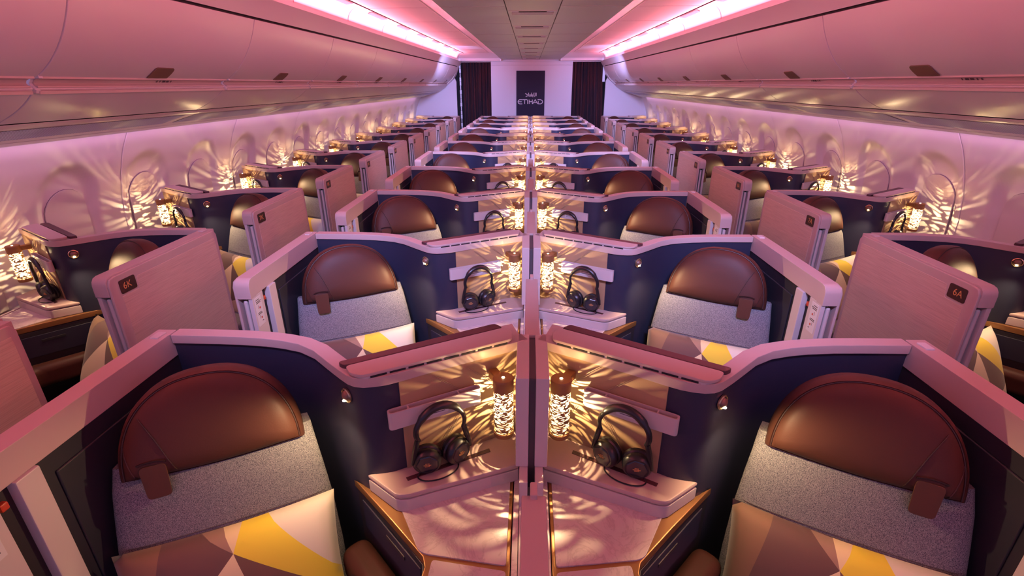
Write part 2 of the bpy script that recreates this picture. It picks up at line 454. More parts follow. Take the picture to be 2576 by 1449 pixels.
# latin wordmark, drawn in a box 12.7 x 2
E_ = [[(2.2, 2), (.9, 2), (.25, 1.7), (0, 1), (.25, .3), (.9, 0), (2.2, 0)], [(.05, 1), (1.9, 1)]]
T_ = [[(2.3, 2), (4.6, 2)], [(3.45, 2), (3.45, 0)]]
I_ = [[(4.9, 2), (4.9, 0)]]
H_ = [[(5.7, 2), (5.7, 0)], [(5.7, 1.05), (7.3, 1.05)], [(7.3, 2), (7.3, 0)]]
A_ = [[(7.5, 0), (8.75, 2), (10.0, 0)], [(8.1, .62), (9.9, .62)]]
D_ = [[(10.3, 0), (10.3, 1.3)], [(10.0, 2), (11.5, 2), (12.3, 1.6), (12.55, 1), (12.3, .4), (11.5, 0), (10.3, 0)]]
mw = strokes(E_ + T_ + I_ + H_ + A_ + D_, .015, .006, .605 / 12.6, .048, -.303, -1.15 + 1.494)
o = link('latin_wordmark', mw.build('latin_wordmark', SIGNL, smooth=False), sg); o.location = (0, -.012, 0)
AR = [[(11.2, 4), (11.2, .3)], [(10.0, 4), (10.0, .3), (9.0, .3)], [(9.0, 4), (8.0, .3), (7.2, .3), (7.2, 2.4)], [(7.2, .3), (6.2, .3)], [(6.2, 3), (6.2, .3), (5.0, .3)],
      [(5.9, 1.7), (4.6, 1.7), (5.4, .3), (3.6, .3)], [(3.6, 4), (3.6, .3)], [(2.6, 2.2), (2.0, 2.0), (2.2, .3), (1.4, -.2), (.5, -.2)], [(0, 3), (1.7, 2.4), (1.9, 1.4)],
      [(7.6, -.7), (8.0, -.7)], [(6.0, 3.6), (6.9, 3.6)], [(8.9, -.5), (9.3, -.5)]]
mw = strokes(AR, .012, .006, .27 / 11.2, .021, -.130, -1.15 + 1.665)
o = link('arabic_wordmark', mw.build('arabic_wordmark', SIGNL, smooth=False), sg); o.location = (0, -.012, 0)

# ---- curtains
def curtain(x0, x1, z1, seed, label, lean=0):
    rnd = random.Random(seed); n = 150; mb = MB(); zs = [0, .6, 1.2, 1.8, 2.2, z1]; vs = []
    ph = [rnd.random() * 6 for _ in range(4)]
    for z in zs:
        for i in range(n + 1):
            t = i / n; x = x0 + (x1 - x0) * t
            a = .03 * math.sin(t * 2 * PI * 9 + ph[0] + .5 * math.sin(z * 1.5 + t * 9)) + .010 * math.sin(t * 2 * PI * 23 + ph[1])
            x += lean * t * (z1 - z)
            vs.append((x - (x0 + x1) / 2, a, z))
    m = n + 1
    mb.add(vs, [(j * m + i, j * m + i + 1, (j + 1) * m + i + 1, (j + 1) * m + i) for j in range(len(zs) - 1) for i in range(n)])
    c = thing('curtain', ((x0 + x1) / 2, 12.93, 0), label, 'curtain', 'aisle curtains')
    link('cloth', mb.build('curtain_cloth', CURT, angle=80), c)
    link('track', MB().box(-(x1 - x0) / 2, (x1 - x0) / 2, -.02, .02, z1, z1 + .02).build('curtain_track', TRIM, bevel=.003), c)
curtain(-1.65, -.96, 2.425, 1, 'dark pleated curtain closing the left aisle, left of the end wall sign')
curtain(1.0, 1.70, 2.425, 2, 'dark pleated curtain closing the right aisle, right of the end wall sign', .06)
GAP_LIGHT = mat('pale_light_gap', (.75, .78, .85), .3, metal=.3)  # pale strips stand in for the light showing past the curtain edges
mb = MB()
for i in range(24):
    z = 2.38 - i * .095; wdt = .032 + .012 * math.sin(i * 2.3)
    mb.box(-wdt / 2, wdt / 2, 0, .01, z - .09, z)
tag(structure('trim_12', mb.build('gap_light_strip', GAP_LIGHT, smooth=False), (-1.70, 12.905, 0)), None, None)
mb = MB().prism([(-.03, 0), (.03, 0), (.03, .01), (-.03, .01)], 1.99, 2.40)
structure('trim_12', mb.build('gap_light_strip', GAP_LIGHT, smooth=False), (1.745, 12.87, 0))

# ------------------------------------------------------------------ overhead bins, grilles, ceiling vents
ORD = ['', 'nearest', 'second', 'third', 'fourth', 'fifth', 'sixth', 'seventh', 'eighth', 'ninth', 'tenth', 'farthest']
def prof_mesh(prof, ya, yb, m, name, s, back=.03, bevel=0):
    # curved panel with thickness: the back side is offset along +z / outward
    Q = offset([(x, z) for x, z in prof], back); P = list(prof) + Q[::-1]; n = len(P)
    vs = [(s * x, y, z) for y in (ya, yb) for x, z in P]
    return MB().add(vs, [tuple(range(n)), tuple(range(n, 2 * n))] + [(i, (i + 1) % n, n + (i + 1) % n, n + i) for i in range(n)]).build(name, m, bevel=bevel, angle=50)
def bez(p0, p1, p2, p3, n=12):
    return [tuple((1 - t) ** 3 * a + 3 * t * (1 - t) ** 2 * b + 3 * t * t * (1 - t) * c + t ** 3 * d for a, b, c, d in zip(p0, p1, p2, p3)) for t in [i / n for i in range(n + 1)]]
door_prof = bez((1.712, 2.318), (1.76, 2.16), (1.85, 2.04), (1.965, 1.975))
under_prof = bez((1.985, 1.936), (2.04, 1.875), (2.11, 1.835), (2.205, 1.797), 8)
CL = 1.326
marks = MB()
for i, x in enumerate((0, .045)): marks.box(x, x + .006, -.001, .0, -.012, .012)
binm = {}
for s in (-1, 1):
    hb = CL / 2 - .0035
    binm[s] = dict(
        bin_door=prof_mesh(door_prof, -hb, hb, WHITE, 'bin_door', s, bevel=.003),
        bin_underside=prof_mesh(under_prof, -hb, hb, WHITE, 'bin_underside', s, bevel=.003),
        service_rail=prof_mesh([(1.955, 1.973), (1.978, 1.972), (1.991, 1.966), (1.996, 1.957), (1.992, 1.949), (1.983, 1.946), (1.982, 1.940), (1.995, 1.936), (1.992, 1.929), (1.98, 1.927)], -hb + .012, hb - .012, TRIM2, 'service_rail', s, .012),
        rail_joint=prof_mesh([(1.953, 1.974), (1.988, 1.974), (2.001, 1.957), (1.995, 1.938), (1.98, 1.931)], -hb - .002, -hb + .016, WHITE, 'rail_joint', s, .014))
    # handle sits on the door face
    def dx(z):
        for (x0, z0), (x1, z1) in zip(door_prof, door_prof[1:]):
            if z1 <= z <= z0: return x0 + (x1 - x0) * (z - z0) / (z1 - z0)
        return door_prof[-1][0]
    mb = MB()
    rows = [(1.984, .072), (1.996, .072), (2.008, .072), (2.020, .071), (2.027, .066), (2.030, .058)]
    m = len(rows); vs = []
    for off in (.0, .005):
        for z, hw in rows:
            for yy in (-hw, 0, hw): vs.append((s * (dx(z) - .001 - off * .6), yy, z - off * .75))
    fs = []
    for L in (0, 1):
        for i in range(m - 1):
            for k_ in (0, 1):
                a_ = L * 3 * m + i * 3 + k_; fs.append((a_, a_ + 1, a_ + 4, a_ + 3))
    rim = [0, 1, 2] + [i * 3 + 2 for i in range(1, m)] + [(m - 1) * 3 + 1] + [i * 3 for i in range(m - 1, 0, -1)]
    fs += [(rim[i], rim[(i + 1) % len(rim)], rim[(i + 1) % len(rim)] + 3 * m, rim[i] + 3 * m) for i in range(len(rim))]
    mb.add(vs, fs)
    binm[s]['handle'] = mb.build('handle', BRONZEH)
    mb = MB()
    for q, wq in ((-.075, .010), (-.05, .008), (-.028, .022), (.0, .022), (.035, .008)):
        mb.add([(s * 1.9825, q, 1.9705), (s * 1.9825, q + wq, 1.9705), (s * 1.992, q + wq, 1.9605), (s * 1.992, q, 1.9605)] , [(0, 1, 2, 3)])
    binm[s]['seat_symbols'] = mb.build('seat_symbols', PRINT, smooth=False)
    binm[s]['grille'] = lathe_y([(s * 2.275, 1.7645), (s * 2.45, 1.710)], -CL / 2 + .05, CL / 2 - .05, GRILLE, 'air_grille')
for s, side in ((-1, 'left'), (1, 'right')):
    for k in range(-1, 8):
        yc = 2.05 + CL * (k + .5)
        nm = ORD[k + 2]
        if k == 7: nm = 'ninth and last'
        b = thing('overhead_bin', (0, yc, 1.797), 'closed curved white overhead bin on the %s, %s from the camera' % (side, nm), 'overhead bin', 'overhead bins on the %s' % side)
        for pn in ('bin_door', 'bin_underside', 'service_rail', 'rail_joint', 'handle', 'seat_symbols'):
            o = link(pn, binm[s][pn], b); o.location = (0, (.12 if s < 0 else -.2) if pn == 'seat_symbols' else 0, -1.797)
            if pn == 'handle': o['label'] = 'bronze bin handle'
        o = link('air_grille', binm[s]['grille']); o.location = (0, yc + .03, 0)
        tag(o, 'lilac slotted air grille below the %s overhead bin on the %s' % (nm, side), 'vent', 'air grilles on the %s' % side)
ventslot = MB().box(-.11, .11, -.012, .012, -.001, .006).build('slot', DARK, smooth=False)
ventfr = MB().box(-.19, .19, -.03, .03, -.004, .002).build('frame', PANEL, bevel=.002)
ventrb = MB().box(-.17, .17, .10, .112, -.006, .002).box(-.17, .17, .20, .206, -.004, .002).build('rib', PANEL, bevel=.002)
ventwh = MB().box(-.165, -.112, -.007, .007, -.006, -.002).box(.112, .165, -.007, .007, -.006, -.002).build('end_plate', mat('vent_end', (.6, .55, .85), .4), smooth=False)
for k in range(9):
    vt = thing('ceiling_vent', (0, 3.32 + 1.10 * k, 2.479), 'dark slotted vent across the central ceiling strip, %s along from the camera' % (ORD[k + 1]), 'vent', 'ceiling vents')
    link('frame', ventfr, vt); o = link('slot', ventslot, vt); o.location = (0, 0, -.0065); link('rib', ventrb, vt); link('end_plate', ventwh, vt)
coveslot = {s: MB().add([(s * 1.562, -.30, 2.5985), (s * 1.562, .30, 2.5985), (s * 1.615, .26, 2.586), (s * 1.615, -.26, 2.586)], [(0, 1, 2, 3)]).build('cove_slot', mat('cove_slot', (.38, .20, .22), .6), smooth=False) for s in (-1, 1)}
for s, side in ((-1, 'left'), (1, 'right')):
    for k in range(8):
        o = link('cove_vent', coveslot[s]); o.location = (0, 3.45 + 1.13 * k, 0)
        tag(o, 'long grey air slot in the glowing pink %s cove, %s along' % (side, ORD[k + 1]), 'vent', 'air slots in the %s cove' % side)

# ------------------------------------------------------------------ suites
P_ = 1.12
KINDS = ('CR', 'CL', 'WL', 'WR')
def mapx(kind, x):
    if kind == 'CR': return x
    if kind == 'CL': return -x
    v = 1.70 + (1.195 - x) * .915
    return -v if kind == 'WL' else v
def mapdoor(kind, x):
    if kind[0] == 'C': return mapx(kind, x)
    v = 1.70 + (1.195 - x); return -v if kind == 'WL' else v
def mir(kind): return kind in ('CL', 'WR')
def yo(kind): return .055 if kind[0] == 'W' else 0
CAPP = [(.012, 1.326), (.083, 1.289), (.18, 1.236), (.28, 1.178), (.353, 1.132), (.39, 1.111), (.42, 1.101), (.45, 1.096), (.475, 1.099), (.498, 1.111), (.53, 1.138), (.56, 1.165), (.59, 1.193),
        (.64, 1.240), (.70, 1.277), (.76, 1.296), (.82, 1.308), (.90, 1.316), (.98, 1.319), (1.124, 1.321)]

def shell_parts(kind):
    fx = lambda x, y, z: (mapx(kind, x), y + yo(kind), z)
    d = {}
    d['shell_wall'] = MB().sweep(CAPP, .009, .038, 0, 1.204).build('shell_wall', NAVY, fn=fx, angle=40)
    d['cap_rail'] = MB().sweep(CAPP, 0, .046, 1.202, 1.232).build('cap_rail', TRIM, bevel=.003, fn=fx, angle=40)
    lp = clip(CAPP, .014, .362)
    d['leather_panel'] = MB().sweep(lp, .004, .010, .885, 1.203).build('leather_panel', BEIGE, bevel=.001, fn=fx)
    # diagonal quilting lines of the leather panel
    q = MB(); d0 = Vector((.341, -.194, 0)).normalized(); o0 = Vector((.012, 1.326, 0)); nrm = Vector((d0.y, -d0.x, 0))
    def wp(s_, z, h=0): p = o0 + d0 * s_ + nrm * h; return (p.x, p.y, z)
    for (s0, z0, s1, z1) in ((.30, 1.19, .19, 1.09), (.30, .93, .20, 1.07), (.10, 1.10, .20, 1.19), (.05, .93, .14, 1.04)):
        for g in (0, .006):
            q.tube([wp(s0 + g, z0, -.003), wp(s1 + g, z1, -.003)], .0009, 5)
    d['stitching'] = q.build('stitching', mat('stitch_' + kind, (.36, .25, .17), .6), fn=fx)
    # literature pocket rail
    pk = MB()
    P = [(wp(.17, 0, -.003)[:2]), (wp(.17, 0, .022)[:2]), (wp(.445, 0, .022)[:2]), (wp(.445, 0, -.003)[:2])]
    Pr = rounded(P, .011, 4)
    Pi = rounded([wp(.175, 0, .001)[:2], wp(.175, 0, .018)[:2], wp(.44, 0, .018)[:2], wp(.44, 0, .001)[:2]], .008, 4)
    n = len(Pr); vs = [(x, y, 1.070) for x, y in Pr] + [(x, y, 1.124) for x, y in Pr] + [(x, y, 1.124) for x, y in Pi] + [(x, y, 1.100) for x, y in Pi]
    fs = [tuple(range(n))]
    for L in range(3): fs += [(L * n + i, L * n + (i + 1) % n, (L + 1) * n + (i + 1) % n, (L + 1) * n + i) for i in range(n)]
    fs.append(tuple(range(3 * n, 4 * n)))
    pk.add(vs, fs)
    for q_ in (.235, .385):
        A_, B_ = wp(q_, 0, -.002), wp(q_ + .004, 0, .020)
        pk.prism([wp(q_, 0, -.002)[:2], wp(q_ + .004, 0, -.002)[:2], wp(q_ + .004, 0, .020)[:2], wp(q_, 0, .020)[:2]], 1.09, 1.1225)
    d['literature_pocket'] = pk.build('literature_pocket', TRIM2, fn=fx, angle=50)
    nt = MB(); A, B = wp(.275, 1.080, .0225), wp(.345, 1.080, .0225)
    nt.add([A, B, (B[0], B[1], 1.107), (A[0], A[1], 1.107)], [(0, 1, 2, 3)])
    for z_ in (1.100, 1.094, 1.086):
        a, b = wp(.285, z_, .0228), wp(.285 + (.035 if z_ > 1.09 else .05), z_, .0228)
        nt.add([a, b, (b[0], b[1], z_ + .0022), (a[0], a[1], z_ + .0022)], [(0, 1, 2, 3)], 1)
    d['notice'] = nt.build('notice', [PLAC, PRINT], fn=fx, smooth=False)
    # screen housing behind the wall with lid, slots and dark seal
    d['housing'] = MB().prism([(.035, 1.345), (.452, 1.114), (.53, 1.178), (.065, 1.44)], .30, 1.2295).build('housing', TRIM, bevel=.004, fn=fx)
    lid = rounded([(.061, 1.303), (.447, 1.090), (.482, 1.099), (.508, 1.136), (.088, 1.378), (.062, 1.352)], .014, 3)
    d['housing_lid'] = MB().prism(lid, 1.2370, 1.2465).build('housing_lid', TRIM, bevel=.0025, fn=fx)
    sl = MB(); L = math.hypot(.385, .219)
    for k in range(8):
        a = .015 + k * (L - .03) / 8; b = a + (L - .03) / 8 - .008
        u0 = Vector((.061, 1.303)); dd = Vector((.386, -.213)).normalized(); nn = Vector((.213, .386)).normalized()
        p = [u0 + dd * a - nn * .0006, u0 + dd * b - nn * .0006, u0 + dd * b + nn * .03, u0 + dd * a + nn * .03]
        sl.prism([(v_.x, v_.y) for v_ in p], 1.2318, 1.2368)
    d['vent_slots'] = sl.build('vent_slots', DARK, fn=fx, smooth=False)
    d['lid_base'] = MB().prism(offset_poly(lid, -.008), 1.229, 1.2380).build('lid_base', TRIM2, fn=fx)
    d['dark_seal'] = MB().prism(rounded([(.092, 1.382), (.512, 1.140), (.538, 1.160), (.12, 1.408)], .01, 2), 1.225, 1.2445).build('dark_seal', SEAL, bevel=.003, fn=fx)
    return d
def offset_poly(P, dd):
    c = Vector((sum(p[0] for p in P) / len(P), sum(p[1] for p in P) / len(P)))
    out = []
    for p in P:
        v_ = Vector(p) - c; out.append(tuple(c + v_ * (1 + dd / v_.length)))
    return out

def door_parts(kind):
    fx = lambda x, y, z: (mapdoor(kind, x), y, z)
    ye = 1.40 if kind[0] == 'W' else 1.355
    d = {}
    # header beam: rounded nose at the near end
    P = [(ye, 1.155), (ye, 1.234), (.69, 1.234), (.672, 1.229), (.661, 1.216), (.657, 1.20), (.657, 1.150), (.70, 1.150), (.70, 1.155)]
    n = len(P); vs = [(x, y, z) for x in (1.125, 1.184) for y, z in P]
    d['header_beam'] = MB().add(vs, [tuple(range(n)), tuple(range(n, 2 * n))] + [(i, (i + 1) % n, n + (i + 1) % n, n + i) for i in range(n)]).build('header_beam', TRIM, bevel=.006, fn=fx)
    d['latch'] = MB().box(1.140, 1.165, ye - .065, ye - .025, 1.232, 1.239).build('latch', PLAC if kind == 'CR' else TRIM2, bevel=.002, fn=fx)
    P = [(ye - .005, .08), (ye - .005, 1.205), (ye - .02, 1.228), (.70, 1.228), (.672, 1.222), (.660, 1.20), (.660, .08)]
    n = len(P); vs = [(x, y, z) for x in (1.183, 1.195) for y, z in P]
    d['outer_frame'] = MB().add(vs, [tuple(range(n)), tuple(range(n, 2 * n))] + [(i, (i + 1) % n, n + (i + 1) % n, n + i) for i in range(n)]).build('outer_frame', TRIM, bevel=.004, fn=fx)
    P = [(ye - .03, .09), (ye - .03, 1.19), (.815, 1.19), (.805, 1.185), (.80, 1.14), (.795, 1.135), (.705, 1.135), (.705, .09)]
    n = len(P); vs = [(x, y, z) for x in (1.190, 1.1965) for y, z in P]
    d['outer_panel'] = MB().add(vs, [tuple(range(n)), tuple(range(n, 2 * n))] + [(i, (i + 1) % n, n + (i + 1) % n, n + i) for i in range(n)]).build('outer_panel', WOOD, bevel=.001, fn=fx)
    d['inner_post'] = MB().box(1.125, 1.143, .662, .745, .08, 1.156).build('inner_post', TRIM2, bevel=.003, fn=fx)
    d['door_leaf'] = MB().box(1.153, 1.171, .668, ye - .05, .09, 1.138).build('door_leaf', TRIM2, bevel=.008, segs=3, fn=fx)
    d['pocket'] = MB().box(1.140, 1.186, .705, ye - .03, .085, 1.157).build('pocket', DARK, fn=fx, smooth=False)
    d['pillar'] = MB().box(1.116, 1.145, .785, .842, .08, 1.156).build('pillar', TRIM2, bevel=.004, fn=fx)
    d['latch_handle'] = MB().box(1.128, 1.145, .750, .768, 1.105, 1.125).build('latch_handle', REDP, bevel=.004, fn=fx)
    d['inner_panel'] = MB().box(1.130, 1.143, .842, ye - .01, .05, 1.157).build('inner_panel', NAVY2, bevel=.002, fn=fx)
    d['inner_pad'] = MB().box(1.124, 1.131, .875, 1.22, .30, 1.105).build('inner_pad', NAVY2, bevel=.006, segs=3, fn=fx)
    pl = MB().box(1.1240, 1.1252, .672, .722, 1.02, 1.145, 0)
    for z_, a, b in ((1.132, .680, .705), (1.124, .680, .716), (1.118, .680, .712), (1.075, .680, .708), (1.069, .680, .712), (1.094, .690, .6915), (1.05, .69, .6915), (1.035, .702, .712)):
        pl.box(1.1236, 1.1241, a, b, z_, z_ + (.003 if b - a > .005 else .016), 1)
    pl.box(1.1234, 1.1241, .698, .706, 1.092, 1.100, 2).box(1.1234, 1.1241, .698, .706, 1.048, 1.056, 2)
    d['placard'] = pl.build('placard', [PLAC, PRINT, REDP], fn=fx, smooth=False)
    P = rounded([(.706, 1.145), (.706, 1.203), (.793, 1.203), (.793, 1.145)], .009, 4)
    n = len(P); vs = [(x, y, z) for x in (1.192, 1.1975) for y, z in P]
    d['plaque'] = MB().add(vs, [tuple(range(n)), tuple(range(n, 2 * n))] + [(i, (i + 1) % n, n + (i + 1) % n, n + i) for i in range(n)]).build('plaque', DARKPL, fn=fx)
    return d
DARKPL = mat('number_plaque', (.045, .022, .022), .3)

def console_parts(kind):
    fx = lambda x, y, z: (mapx(kind, x), y + yo(kind), z)
    d = {}
    yn = .33
    base = [(.540, 1.150), (.385, 1.000), (.276, .890), (.266, .862), (.272, .80), (.285, yn), (.052, yn), (.052, 1.31), (.40, 1.11), (.505, 1.13)]
    d['bronze_edge'] = MB().prism(base, .808, .838).build('bronze_edge', BRONZE, bevel=.004, fn=fx)
    m1 = rounded([(.062, 1.160), (.372, 1.046), (.290, .905), (.270, .895), (.062, .868)], .010, 3)
    d['marble_top'] = MB().prism(m1, .836, .8425).build('marble_top', MARB, bevel=.001, fn=fx)
    m2 = rounded([(.062, .853), (.262, .880), (.287, .872), (.262, .80), (.272, yn + .01), (.062, yn + .01)], .010, 3)
    m2 = rounded([(.062, .853), (.250, .879), (.252, .80), (.262, yn + .01), (.062, yn + .01)], .010, 3)
    d['marble_leaf'] = MB().prism(m2, .836, .8425).build('marble_leaf', MARB, bevel=.001, fn=fx)
    d['marble_strip'] = MB().prism([(.034, yn), (.050, yn), (.050, 1.27), (.034, 1.28)], .80, .842).build('marble_strip', MARB, bevel=.002, fn=fx)
    pl = rounded([(.036, 1.155), (.340, 1.030), (.375, 1.026), (.470, 1.092), (.455, 1.078), (.40, 1.10), (.05, 1.30), (.036, 1.30)], .010, 3)
    pl = [(.036, 1.158), (.335, 1.033), (.350, 1.029), (.365, 1.028), (.380, 1.033), (.476, 1.104), (.45, 1.108), (.41, 1.118), (.30, 1.175), (.036, 1.325)]
    d['plinth'] = MB().prism(pl, .838, .882).build('plinth', TRIM2, bevel=.004, fn=fx)
    d['plinth_lid'] = MB().prism(pl, .884, .902).build('plinth_lid', TRIM, bevel=.006, fn=fx)
    d['groove'] = MB().prism([(.13, 1.222), (.36, 1.092), (.352, 1.080), (.125, 1.208)], .9015, .9035).build('groove', SEAL, fn=fx, smooth=False)
    low = [(.532, 1.146), (.385, 1.004), (.280, .892), (.274, .862), (.280, .80), (.292, yn), (.036, yn), (.036, 1.31), (.40, 1.11), (.495, 1.122)]
    d['cabinet_body'] = MB().prism(low, 0, .806).build('cabinet_body', NAVY2, bevel=.003, fn=fx)
    # drawer front and its recessed pull on the slanted side
    a, b = Vector((.532, 1.146)), Vector((.280, .892)); t_ = (b - a).normalized(); nn = Vector((t_.y, -t_.x)); nn = nn if nn.x > 0 else -nn
    def sl(s_, h): p = a + t_ * s_ + nn * h; return (p.x, p.y)
    L = (b - a).length
    d['drawer_front'] = MB().prism([sl(.03, -.004), sl(L - .01, -.004), sl(L - .01, .002), sl(.03, .002)], .67, .782).build('drawer_front', NAVY, bevel=.003, fn=fx)
    d['drawer_pull'] = MB().prism([sl(.17, .0), sl(.27, .0), sl(.27, .0045), sl(.17, .0045)], .742, .756).build('drawer_pull', NAVY2, bevel=.002, fn=fx)
    pa = [sl(.02, .002), sl(.02, .095), sl(L - .04, .095), (.385, .80), (.385, yn), (.292, yn), (.286, .80), sl(L, .002)]
    d['armrest_pad'] = MB().prism(pa, .53, .645).build('armrest_pad', LEATH, bevel=.035, segs=4, fn=fx, angle=30)
    return d

# seat, built in seat axes: s right, n forward, z up
AS = (.875, 1.07)
SA = R(27); LE = R(15)
def seat_map(kind):
    ca, sa = math.cos(SA), math.sin(SA)
    sg_ = -1 if mir(kind) else 1
    return lambda s, n, z: (sg_ * (s * ca - n * sa), -s * sa - n * ca, z)
def lean(s, t, h): # back-plane coordinates -> s, n, z about z=1.0
    return (s, -t * math.sin(LE) + h * math.cos(LE), (.990 + t * math.cos(LE) + h * math.sin(LE)))
def headrest_outline(k=40):
    P = []
    for i in range(k + 1):
        a = PI * i / k; x = math.cos(a); y = math.sin(a)
        P.append((.225 * math.copysign(abs(x) ** .88, x), .255 * abs(y) ** .92))
    for i in range(1, 10): # bottom edge, slightly sagging
        t = i / 10; P.append((-.225 + .45 * t, -.012 * math.sin(PI * t)))
    return P
def seat_parts(kind):
    sm = seat_map(kind); d = {}
    O = headrest_outline(); n = len(O); c = (0, .09)
    rings = [(.0, None)]; prof = [(.25, .062), (.5, .060), (.7, .055), (.82, .048), (.90, .038), (.935, .026), (.955, .030), (.985, .018), (1.0, .002), (1.0, -.03), (.96, -.045)]
    vs = [lean(c[0], c[1], .062)]; fs = []
    for k, h in prof:
        for x, y in O: vs.append(lean(c[0] + (x - c[0]) * k, c[1] + (y - c[1]) * k, h))
    for i in range(n): fs.append((0, 1 + i, 1 + (i + 1) % n))
    for L in range(len(prof) - 1):
        for i in range(n): fs.append((1 + L * n + i, 1 + L * n + (i + 1) % n, 1 + (L + 1) * n + (i + 1) % n, 1 + (L + 1) * n + i))
    fs.append(tuple(1 + (len(prof) - 1) * n + i for i in range(n)))
    d['headrest'] = MB().add(vs, fs).build('headrest', LEATH, fn=sm, angle=70)
    def surf(x, y, lift=.0008):
        # height of the headrest front above the point (x, y)
        dx, dy = x - c[0], y - c[1]; best = 1.0
        for i in range(n):
            (ax, ay), (bx, by) = O[i], O[(i + 1) % n]
            ax -= c[0]; ay -= c[1]; bx -= c[0]; by -= c[1]
            den = dx * (by - ay) - dy * (bx - ax)
            if abs(den) < 1e-9: continue
            t = (ax * (by - ay) - ay * (bx - ax)) / den
            u = (ax * dy - ay * dx) / den
            if t > 0 and -1e-6 <= u <= 1 + 1e-6: best = 1 / t; break
        pr = [(0, .062)] + prof[:9]
        for (k0, h0), (k1, h1) in zip(pr, pr[1:]):
            if k0 <= best <= k1: return h0 + (h1 - h0) * (best - k0) / (k1 - k0) + lift
        return .03
    def on(P): return [lean(x, y, surf(x, y)) for x, y in P]
    pp = MB(); pp.tube([lean(c[0] + (x - c[0]) * .935, c[1] + (y - c[1]) * .935, .029) for x, y in O[:41]], .0022, 6)
    # seams of the strap pocket on the aisle side
    def curve(P, m=14):
        return [tuple((1 - t) ** 2 * a + 2 * t * (1 - t) * b + t * t * q for a, b, q in zip(*P)) for t in [i / m for i in range(m + 1)]]
    pp.tube(on(curve([(.150, .165), (.118, .11), (.088, .0)])), .0018, 5)
    pp.tube(on(curve([(.198, .10), (.200, .04), (.172, -.004)])), .0018, 5)
    d['piping'] = pp.build('piping', PIPE, fn=sm)
    sl_ = MB(); sl_.tube(on([(.108, .045), (.125, .049), (.142, .050), (.160, .048), (.172, .044)]), .006, 6, flat=.5)
    d['strap_slot'] = sl_.build('strap_slot', PIPE, fn=sm)
    st = MB(); Q = rounded([(.110, .040), (.170, .040), (.166, -.055), (.112, -.055)], .012, 3); m = len(Q)
    hh = lambda y: .052 - (.0 if y > 0 else .012 * (-y / .055))
    vs = [lean(x, y, hh(y)) for x, y in Q] + [lean(x, y, hh(y) + .008) for x, y in Q]
    st.add(vs, [tuple(range(m)), tuple(range(m, 2 * m))] + [(i, (i + 1) % m, m + (i + 1) % m, m + i) for i in range(m)])
    d['strap'] = st.build('strap', LEATH2, bevel=.002, fn=sm)
    bk = MB(); Q = [lean_p for lean_p in ()]
    Wd = [(.03, .245), (-.03, .252), (-.10, .260), (-.20, .270), (-.35, .276), (-.58, .278)]
    cols = [-1, -.97, -.9, -.7, -.35, 0, .35, .7, .9, .97, 1]
    vs = []
    for t, wd in Wd:
        for cc in cols:
            h = .020 * (1 - abs(cc) ** 6) ** .5 if abs(cc) < 1 else 0
            h += .012 * (1 - cc * cc) - (.02 if t > .0 else 0)
            vs.append(lean(cc * wd, t, h))
        for cc in cols[::-1]: vs.append(lean(cc * wd * .97, t, -.09))
    m = 2 * len(cols); fs = [(i * m + j, i * m + (j + 1) % m, (i + 1) * m + (j + 1) % m, (i + 1) * m + j) for i in range(len(Wd) - 1) for j in range(m)]
    fs += [tuple(range(m)), tuple(range((len(Wd) - 1) * m, len(Wd) * m))]
    bk.add(vs, fs)
    d['backrest'] = bk.build('backrest', GREY, bevel=0, fn=sm, angle=50)
    sm2 = MB()
    for tt in (-.186, -.194): sm2.tube([lean(cc * .266, tt, .0215 * (1 - abs(cc) ** 6) ** .5 + .012 * (1 - cc * cc)) for cc in [i / 10 * .99 for i in range(-10, 11)]], .0013, 5)
    d['seam'] = sm2.build('seam', PRINT, fn=sm)
    sp = MB(); sp.tube([lean(.2745 * .985, -.02 - i * .05, .008) for i in range(11)], .003, 5); sp.tube([lean(-.2745 * .985, -.02 - i * .05, .008) for i in range(11)], .003, 5)
    cu = MB().box(-.27, .27, .10, .62, .37, .47)
    d['seat_cushion'] = cu.build('seat_cushion', GREY, bevel=.035, segs=4, fn=sm, angle=30)
    d['seat_base'] = MB().box(-.26, .26, .02, .56, .0, .37).build('seat_base', NAVY2, bevel=.01, fn=sm)
    return d

